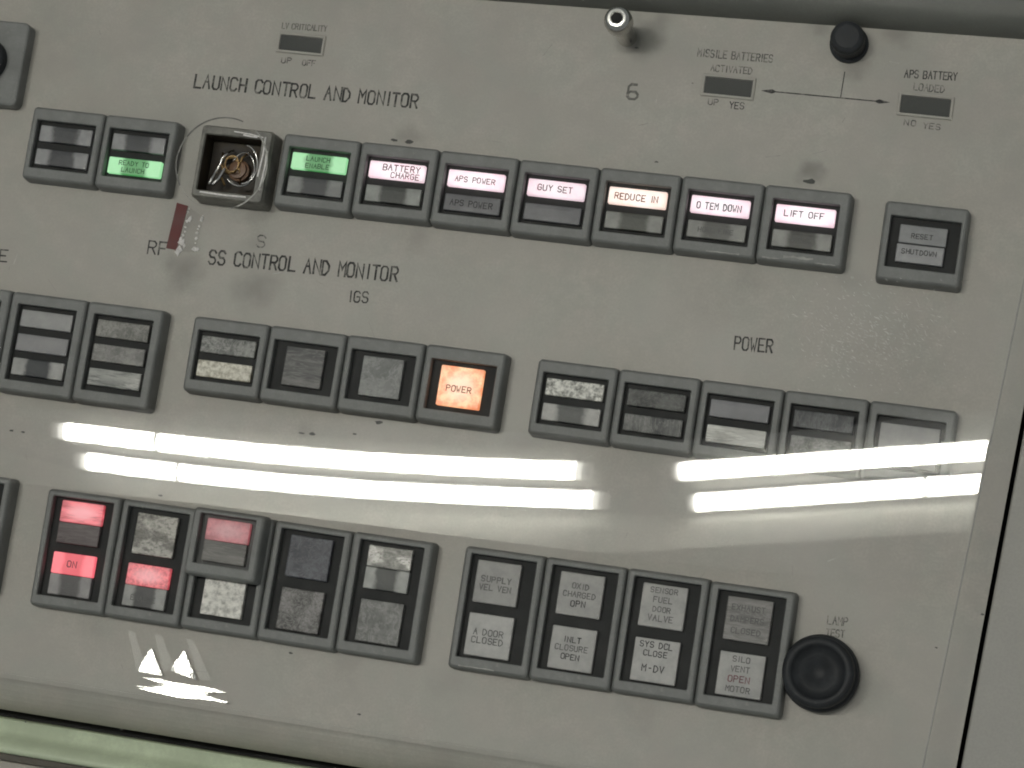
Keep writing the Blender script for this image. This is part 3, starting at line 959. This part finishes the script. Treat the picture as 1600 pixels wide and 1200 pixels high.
bm = bmesh.new()
lo, li = [], []
for k in range(64):
    a = 2 * math.pi * k / 64
    lo.append((math.cos(a), math.sin(a)))
R0 = 13.9
lp = [[(x * r, y * r, z) for x, y in lo] for r, z in ((R0 - 0.5, 0.05), (R0 - 0.5, 13.0), (R0, 13.0), (R0, 0.05))]
rings(bm, lp, False, False)
bmesh.ops.recalc_face_normals(bm, faces=bm.faces)
c = at(346, 256, 13)
o = link('guard_ring', bm, M_CLEAR, None, (c.x, c.y, 0), smooth=False)
tag(o, 'clear plastic ring around the open lamp socket', 'ring')
bm = bmesh.new()
def rim_arc(a0, a1, wd, mat, name):
    bm = bmesh.new()
    ar = [math.radians(a0 + (a1 - a0) * i / 40) for i in range(41)]
    rings(bm, [[((R0 + 0.02 + d) * math.cos(a), (R0 + 0.02 + d) * math.sin(a), z) for d, z in ((0, 12.75), (wd, 12.75), (wd, 13.05), (0, 13.05))] for a in ar], True, True)
    link(name, bm, mat, o)


bm.free()
M_RIM = paint('ring_rim_grey', (0.14, 0.14, 0.13), 0.4, 0.5, 300)
M_RIM_GLINT = paint('ring_rim_glint', (0.33, 0.325, 0.30), 0.3, 0.4, 300)  # glint along the ring's edge put into a paler rim colour
rim_arc(72, 150, 0.36, M_RIM, 'ring_rim')
rim_arc(150, 172, 0.24, M_RIM_GLINT, 'ring_rim')
rim_arc(172, 214, 0.36, M_RIM, 'ring_rim')
rim_arc(214, 300, 0.14, M_RIM_GLINT, 'ring_rim')
rim_arc(300, 412, 0.4, M_RIM_GLINT, 'ring_rim')

# ------------------------------------------------------------------ tape
bm = bmesh.new()
q = [at(*p) for p in ((260, 388), (276, 391), (294, 322), (277, 317))]
bot = [(v.x, v.y, 0.02) for v in q]
rings(bm, [bot, [(x, y, 0.35) for x, y, z in bot]])
o = link('red_tape', bm, M_RED)
tag(o, 'short dark red strip of tape stuck beside the letters RF', 'tape')
tp = thing('clear_tape', 'crumpled clear tape scrap with white frayed edges right of the red strip', 'tape')
bm = bmesh.new()
q = [at(*p) for p in ((281, 394), (305, 394), (319, 340), (296, 324))]
bot = [(v.x, v.y, 0.02) for v in q]
rings(bm, [bot, [(x, y, 0.22) for x, y, z in bot]])
link('tape_film', bm, M_FILM, tp)
bm = bmesh.new()
rr_ = random.Random(5)


def shard(px, py, s):
    c = at(px, py)
    k = rr_.randint(4, 6)
    s *= 1.8
    pts = [(c.x + s * rr_.uniform(.3, 1.1) * math.cos(2 * math.pi * i / k), c.y + s * rr_.uniform(.3, 1.1) * math.sin(2 * math.pi * i / k)) for i in range(k)]
    b = [(x, y, 0.22) for x, y in pts]
    vs = [bm.verts.new(p) for p in b]
    tpv = bm.verts.new((c.x, c.y, 0.22 + s * 0.45))
    for i in range(k):
        bm.faces.new((vs[i], vs[(i + 1) % k], tpv))


for px, py, s in ((284, 380, .9), (280, 391, 1.0), (279, 394, .7), (288, 384, .5), (304, 389, .9), (308, 389, .7), (316, 341, .8), (297, 342, .6), (294, 331, .4), (293, 346, .4),
                  (289, 362, .3), (286, 368, .3), (312, 354, .35), (309, 364, .4), (307, 373, .35), (290, 355, .3), (283, 373, .4), (296, 326, .3), (310, 358, .25), (305, 380, .3)):
    shard(px, py, s)
link('frayed_edge', bm, M_FROST, tp)

# ------------------------------------------------------------------ flag windows
FL = 'small dark flag windows on the upper panel'
for px, py, w, h, lab in ((470.5, 69, 13.6, 4.9, 'small dark flag window above the words LAUNCH CONTROL'), (1138, 136, 14.2, 5.2, 'small dark flag window at the left tip of the engraved arrow'),
                          (1446, 166, 14.4, 5.4, 'small dark flag window at the right tip of the engraved arrow')):
    c = at(px, py)
    t = thing('flag_window', lab, 'indicator window', (c.x, c.y, 0), 0, FL)
    bm = bmesh.new()
    rings(bm, [z3(rrect(w + 1.5, h + 1.5, .3), -0.05), z3(rrect(w + 1.5, h + 1.5, .3), 0.35), z3(rrect(w + 1.1, h + 1.1, .3), 0.55), z3(rrect(w, h, .2), 0.55), z3(rrect(w - .3, h - .3, .2), 0.1)], False, False)
    link('window_frame', bm, M_PANEL, t)
    bm = bmesh.new()
    bm.faces.new([bm.verts.new(p) for p in z3(rrect(w - 0.1, h - 0.1, .1), 0.12)])
    link('flag', bm, M_FLAG, t)

# ------------------------------------------------------------------ knobs, button, screw
kb = thing('round_knob', 'small round black knob above the engraved arrow', 'knob', tuple(at(1327, 70)))
bm = bmesh.new()
cyl(bm, [(5.6, -0.1), (5.6, 1.2), (5.0, 1.6)], 36)
link('collar', bm, M_KNOB, kb)
bm = bmesh.new()
cyl(bm, [(4.7, 1.5), (4.8, 2.2), (4.9, 7.2), (4.5, 8.2), (3.4, 8.7), (1.5, 8.8)], 36)
link('knob_cap', bm, M_KNOB, kb)

lt = thing('lamp_test_button', 'large round black button below the words LAMP TEST', 'push button', tuple(at(1283, 1053)))
bm = bmesh.new()
cyl(bm, [(10.8, -0.1), (10.8, 4.0), (10.5, 4.6), (9.9, 4.8)], 64)
link('button_base', bm, M_KNOB, lt)
bm = bmesh.new()
cyl(bm, [(9.9, 4.7), (9.9, 10.2), (9.5, 10.9), (8.6, 11.2), (7.7, 11.2), (7.3, 10.8), (6.7, 9.9), (5.0, 9.6), (3.2, 9.2), (2.2, 8.6), (0.8, 8.3)], 64)
for f in bm.faces:
    f.smooth = True
link('button_cap', bm, M_KNOB, lt)

sc = thing('socket_screw', 'shiny steel hex socket screw on a post near the top edge', 'screw', tuple(at(980, 58)))
bm = bmesh.new()
cyl(bm, [(3.0, -0.1), (3.0, 13.0)], 20)
link('post', bm, M_CHROME, sc)
bm = bmesh.new()
cyl(bm, [(3.2, 12.9), (3.8, 13.2), (4.1, 14.2), (4.1, 17.0), (3.7, 18.4), (2.9, 19.2)], 24)
link('head', bm, M_CHROME, sc, smooth=True)
bm = bmesh.new()
cyl(bm, [(2.95, 19.1), (2.6, 19.5), (1.95, 19.55), (1.8, 19.3), (1.75, 18.9)], 24)
link('rim', bm, M_STEEL, sc)
bm = bmesh.new()
cyl(bm, [(1.8, 19.28), (0.5, 19.3)], 6)
link('hex_hole', bm, M_BLACK, sc)

# rotary switch plate cut by the left frame edge
c = at(-22, 95, 5)
rs = thing('rotary_switch', 'grey switch plate with a dark knob cut off by the top left frame edge', 'switch', (c.x, c.y, 0))
bm = bmesh.new()
slab(bm, 24.5, 26.5, -0.1, 5.0, 2.0, 0.7)
link('switch_plate', bm, M_BEZEL, rs)
bm = bmesh.new()
cyl(bm, [(7.0, 4.9), (6.8, 8.0), (6.2, 8.6), (2, 8.7)], 40)
link('switch_knob', bm, M_KNOB, rs)

# ------------------------------------------------------------------ clear cover over the panel
CZ = 15.0
cover = thing('acrylic_cover', 'clear acrylic cover with an added reflecting band that mirrors two pairs of white lamp tubes', 'cover')


def cover_edge(y):
    a, b = at(1592, 470, CZ), at(1440, 1200, CZ)
    return a.x + (y - a.y) * (b.x - a.x) / (b.y - a.y)


cb0, cb1 = at(0, 1050, CZ), at(910, 1195, CZ)


def cover_bottom(x):
    return cb0.y + (x - cb0.x) * (cb1.y - cb0.y) / (cb1.x - cb0.x)


# added reflecting band: only here the cover mirrors the lamps, the sheet does not
UP = [(-40, 628), (60, 640), (300, 640), (700, 668), (1000, 690), (1130, 684), (1300, 668), (1400, 655), (1640, 630)]
LO = [(-40, 752), (60, 758), (300, 786), (700, 836), (1000, 872), (1130, 888), (1300, 905), (1400, 905), (1640, 880)]


def interp(tab, x):
    for (x0, y0), (x1, y1) in zip(tab, tab[1:]):
        if x <= x1:
            return y0 + (y1 - y0) * (x - x0) / (x1 - x0)
    return tab[-1][1]


BOW = -0.0020
bl, br = at(95, 690, CZ).x, at(930, 760, CZ).x
NXB, NYB = 120, 10


def band_pt(px, f):
    return at(px, interp(UP, px) + (interp(LO, px) - interp(UP, px)) * f, CZ)


def band_end(f):
    lo_, hi_ = 1300.0, 1640.0
    for _ in range(40):
        mid = (lo_ + hi_) / 2
        q = band_pt(mid, f)
        if q.x < cover_edge(q.y) - 0.3:
            lo_ = mid
        else:
            hi_ = mid
    return lo_


ends_ = [band_end(j / NYB) for j in range(NYB + 1)]
cols = []
for i in range(NXB + 1):
    col = []
    for j in range(NYB + 1):
        q = band_pt(-40 + (ends_[j] + 40) * i / NXB, j / NYB)
        s = (q.x - bl) / (br - bl)
        g = BOW * math.sin(math.pi * s) if 0 < s < 1 else 0.0
        col.append((q.x, q.y, CZ + (q.y + 38) * g))
    cols.append(col)
bm = bmesh.new()
vs = [[bm.verts.new(p) for p in c_] for c_ in cols]
for i in range(NXB):
    for j in range(NYB):
        bm.faces.new((vs[i][j], vs[i][j + 1], vs[i + 1][j + 1], vs[i + 1][j]))
link('reflecting_band', bm, M_ACRYL, cover, smooth=True)
# clear sheet
bm = bmesh.new()
pts = [(-70, 104), (cover_edge(104), 104), (cover_edge(cover_bottom(296)), cover_bottom(296)), (-70, cover_bottom(-70))]
rings(bm, [z3(list(reversed(pts)), CZ - 3.0), z3(list(reversed(pts)), CZ - 0.4)], True, True)
link('clear_sheet', bm, M_CLEAR, cover)
# sawn edges of the sheet
M_SAWN = paint('sawn_acrylic', (0.30, 0.30, 0.285), 0.4, 0.2, 300)
M_SAWN2 = paint('sawn_acrylic_light', (0.375, 0.365, 0.335), 0.4, 0.2, 300)
bm = bmesh.new()
ye = cover_bottom(296)
rings(bm, [[(cover_edge(y) + dx, y, z) for dx, z in ((0.05, CZ - 3), (0.35, CZ - 3), (0.35, CZ - 0.1), (0.05, CZ - 0.1))] for y in (104, ye)], True, True)
link('cut_edge', bm, M_SAWN, cover)
bm = bmesh.new()
rings(bm, [[(x, cover_bottom(x) + dy, z) for dy, z in ((-0.1, CZ - 1), (-0.25, CZ - 1), (-0.25, CZ - 0.1), (-0.1, CZ - 0.1))] for x in (-70, cover_edge(ye))], True, True)
link('cut_edge', bm, M_SAWN2, cover)
# scuffs on the right-hand side
bm = bmesh.new()
rr_ = random.Random(11)
for k in range(620):
    px = rr_.gauss(1355, 62)
    py = rr_.gauss(530, 40)
    if not (1200 < px < 1510 and 420 < py < 615):
        continue
    c = at(px, py, CZ)
    a = math.radians(rr_.gauss(-32, 22))
    ln, w = rr_.uniform(.3, 1.7), rr_.uniform(.06, .2)
    d = Vector((math.cos(a), math.sin(a))) * ln / 2
    n = Vector((-d.y, d.x)).normalized() * w / 2
    flat_poly(bm, [c.xy - d, c.xy - n, c.xy + d, c.xy + n], CZ - 0.3 + 0.002 * (k % 30))
link('scratches', bm, paint('scuffed_acrylic', (0.60, 0.59, 0.56), 0.35, 0.3, 300), cover)

# ------------------------------------------------------------------ added film facets making the glint at the cover's lower edge
tab = thing('glint_film', 'added film facets that make the glint with two bright peaks near the bottom left', 'tab')

# ------------------------------------------------------------------ fluorescent lamps on the ceiling
def mirrored(px, py, dist_plane):
    """World point on the horizontal plane (height in m) seen mirrored in the cover at a pixel."""
    h = at(px, py, CZ)
    d = (h - EYE).normalized()
    r = Vector((d.x, d.y, -d.z))
    hw = L2W @ (h * MM)
    rw = L2W.to_3x3() @ r
    return hw + rw * ((dist_plane - hw.z) / rw.z)


LAMP_Z = 2.30
TUBES = [[((95, 673), (911, 735)), ((128, 718), (938, 782))], [((1060, 737), (1640, 697)), ((1085, 786), (1640, 748))]]


def bar(bm, a, b, w, h, z0):
    d = (b - a)
    d.z = 0
    d.normalize()
    n = Vector((-d.y, d.x, 0)) * w / 2
    lo = [a - n, b - n, b + n, a + n]
    rings(bm, [[(p.x, p.y, z0 + h) for p in lo], [(p.x, p.y, z0) for p in lo]], True, True)


def wlink(name, bm, mat, parent=None, smooth=False):
    me = bpy.data.meshes.new(name)
    bmesh.ops.recalc_face_normals(bm, faces=bm.faces)
    bm.to_mesh(me)
    bm.free()
    me.materials.append(mat)
    for p in me.polygons:
        p.use_smooth = smooth
    ob = bpy.data.objects.new(name, me)
    C.objects.link(ob)
    if parent:
        ob.parent = parent
    return ob


TUBE_R = 0.0108
M_ENDS = []
for k_, f_ in enumerate((0.012, 0.035, 0.14)):   # tubes darken towards their electrodes
    mt = M_TUBE.copy()
    mt.name = 'tube_end_glow'
    mt.node_tree.nodes['Principled BSDF'].inputs['Emission Strength'].default_value = TUBE_POWER * f_
    M_ENDS.append(mt)
LAMPS, LAMP_MID = [], []
for i, pair in enumerate(TUBES):
    t = bpy.data.objects.new('tube_lamp', None)
    C.objects.link(t)
    tag(t, ('lit twin tube ceiling lamp mirrored long and whole in the cover', 'lit twin tube ceiling lamp mirrored at the right edge of the cover')[i], 'ceiling lamp', 'twin tube ceiling lamps')
    LAMPS.append(t)
    ends = []
    for (p0, p1) in pair:
        a, b = mirrored(*p0, LAMP_Z), mirrored(*p1, LAMP_Z)
        a, b = a - (b - a) * 0.014, b + (b - a) * 0.014
        ends.append((a, b))
        bm = bmesh.new()
        stops = (0.0, 0.006, 0.014, 0.026, 0.974, 0.986, 0.994, 1.0)
        tube(bm, [a.lerp(b, .026), a.lerp(b, .5), a.lerp(b, .974)], TUBE_R, 20)
        tb = wlink('tube', bm, M_TUBE, t, True)
        for k_, e_ in ((0, 0), (1, 1), (2, 2), (4, 2), (5, 1), (6, 0)):
            bm = bmesh.new()
            tube(bm, [a.lerp(b, stops[k_]), a.lerp(b, stops[k_ + 1])], TUBE_R, 20)
            wlink('tube_end', bm, M_ENDS[e_], tb, True)
        f0 = 0.203 if i == 0 else 0.665
        bm = bmesh.new()
        tube(bm, [a.lerp(b, f0), a.lerp(b, f0 + 0.006)], 0.0116, 20)
        wlink('tube_clip', bm, M_BATTEN, tb)
    a = ends[0][0].lerp(ends[1][0], .5)
    b = ends[0][1].lerp(ends[1][1], .5)
    LAMP_MID.append(ends[0][0].lerp(ends[0][1], .5))
    gap = (ends[0][0] - ends[1][0]).length
    bm = bmesh.new()
    bar(bm, a, b, gap - 0.03, 0.03, LAMP_Z + 0.011)
    wlink('batten', bm, M_BATTEN, t)
# white canopy added beyond the tubes, tilted to brighten the haze mirrored below them
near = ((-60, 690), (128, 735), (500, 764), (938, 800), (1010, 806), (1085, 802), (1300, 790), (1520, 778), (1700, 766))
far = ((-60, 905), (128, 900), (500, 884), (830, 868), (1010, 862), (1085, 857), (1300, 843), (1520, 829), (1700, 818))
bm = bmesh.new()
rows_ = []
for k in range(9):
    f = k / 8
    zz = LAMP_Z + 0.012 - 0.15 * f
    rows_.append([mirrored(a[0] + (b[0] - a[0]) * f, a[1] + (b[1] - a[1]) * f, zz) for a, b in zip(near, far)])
vs = [[bm.verts.new(p) for p in r] for r in rows_]
for r0, r1 in zip(vs, vs[1:]):
    for q in range(len(r0) - 1):
        bm.faces.new((r0[q], r0[q + 1], r1[q + 1], r1[q]))
o = wlink('haze_reflector', bm, M_HAZE_REFL, None, True)
tag(o, 'added white sloping canopy beside the ceiling lamps, mirrored as a pale haze below the tubes', 'reflector')

# added glint film: facets that lie at the angles which throw the lamp's light forward
INV = L2W.inverted()
lampc = [INV @ p / MM for p in LAMP_MID]


def facet(px_pts, name='facet', z=1.4, aim=(0.0, 0.0), lamp=0, mat=None):
    c = Vector((0, 0, 0))
    q = [at(*p, z) for p in px_pts]
    for p in q:
        c += p / len(q)
    n = ((EYE - c).normalized() + (lampc[lamp] - c).normalized()).normalized()
    n = (n + Vector((aim[0], aim[1], 0))).normalized()
    bm = bmesh.new()
    v = [bm.verts.new((p.x, p.y, z - ((p.x - c.x) * n.x + (p.y - c.y) * n.y) / n.z)) for p in q]
    f = bm.faces.new(v)
    f.normal_update()
    if f.normal.z < 0:
        f.normal_flip()
    return link(name, bm, mat or M_FOIL, tab)  # tab is the added glint film


M_FOIL = paint('bright_film', (0.93, 0.92, 0.88), 0.27, 0.4, 900, 600, 0.5, metallic=1.0, bmp=1.0)
rr_ = random.Random(17)
for (bx0, by0, bx1, by1, tx, ty) in ((217, 1049, 254, 1056, 236, 1012), (268, 1048, 308, 1063, 286, 1017)):
    n = 8
    for i in range(n):                     # creased into narrow upright strips
        u0, u1 = i / n, (i + 1) / n - 0.02
        pk = 0.5
        h0, h1 = [max(0.04, 1 - abs(u - pk) / 0.52) ** (0.8 if u < pk else 1.1) for u in (u0, u1)]
        j0, j1 = rr_.uniform(-.04, .04), rr_.uniform(-.04, .04)
        b0 = (bx0 + (bx1 - bx0) * u0, by0 + (by1 - by0) * u0)
        b1 = (bx0 + (bx1 - bx0) * u1, by0 + (by1 - by0) * u1)
        rise = ty - (by0 + by1) / 2
        facet((b0, b1, (b1[0] + (tx - (bx0 + bx1) / 2) * 0.2, b1[1] + rise * (h1 + j1)), (b0[0] + (tx - (bx0 + bx1) / 2) * 0.2, b0[1] + rise * (h0 + j0))),
              aim=(rr_.gauss(0, .012), rr_.gauss(0, .03 if 1 < i < 6 else .09)))
for k in range(26):                        # thin creases along the fold
    f = k / 25
    x0 = 208 + 60 * f + rr_.uniform(-6, 30)
    x1 = x0 + rr_.uniform(35, 105)
    x1 = min(x1, 352)
    base = 1060 + 22 * rr_.random() ** 1.2
    y0, y1 = base + (x0 - 230) * 0.17, base + (x1 - 230) * 0.17
    w = rr_.uniform(1.0, 3.2)
    facet(((x0, y0), ((x0 + x1) / 2, (y0 + y1) / 2 + w), (x1, y1), ((x0 + x1) / 2, (y0 + y1) / 2 - w)), z=1.4 + 0.03 * k, aim=(rr_.gauss(0, .01), rr_.gauss(0, .02)))
facet(((210, 1071), (255, 1076.5), (320, 1087), (356, 1097), (352, 1098.5), (300, 1088.5), (240, 1076.5)), z=2.4)
M_HAZY = glossy_sheet('hazy_glint_film', 0.0, 0.42)
for pts in (((200, 985), (210, 987), (226, 1040), (214, 1050)), ((241, 990), (252, 992), (272, 1040), (256, 1052)), ((291, 998), (302, 1000), (330, 1064), (312, 1062))):
    facet(pts, 'glint_streak', 1.2, mat=M_HAZY)  # added hazy strips standing for the faint streaks above the glint
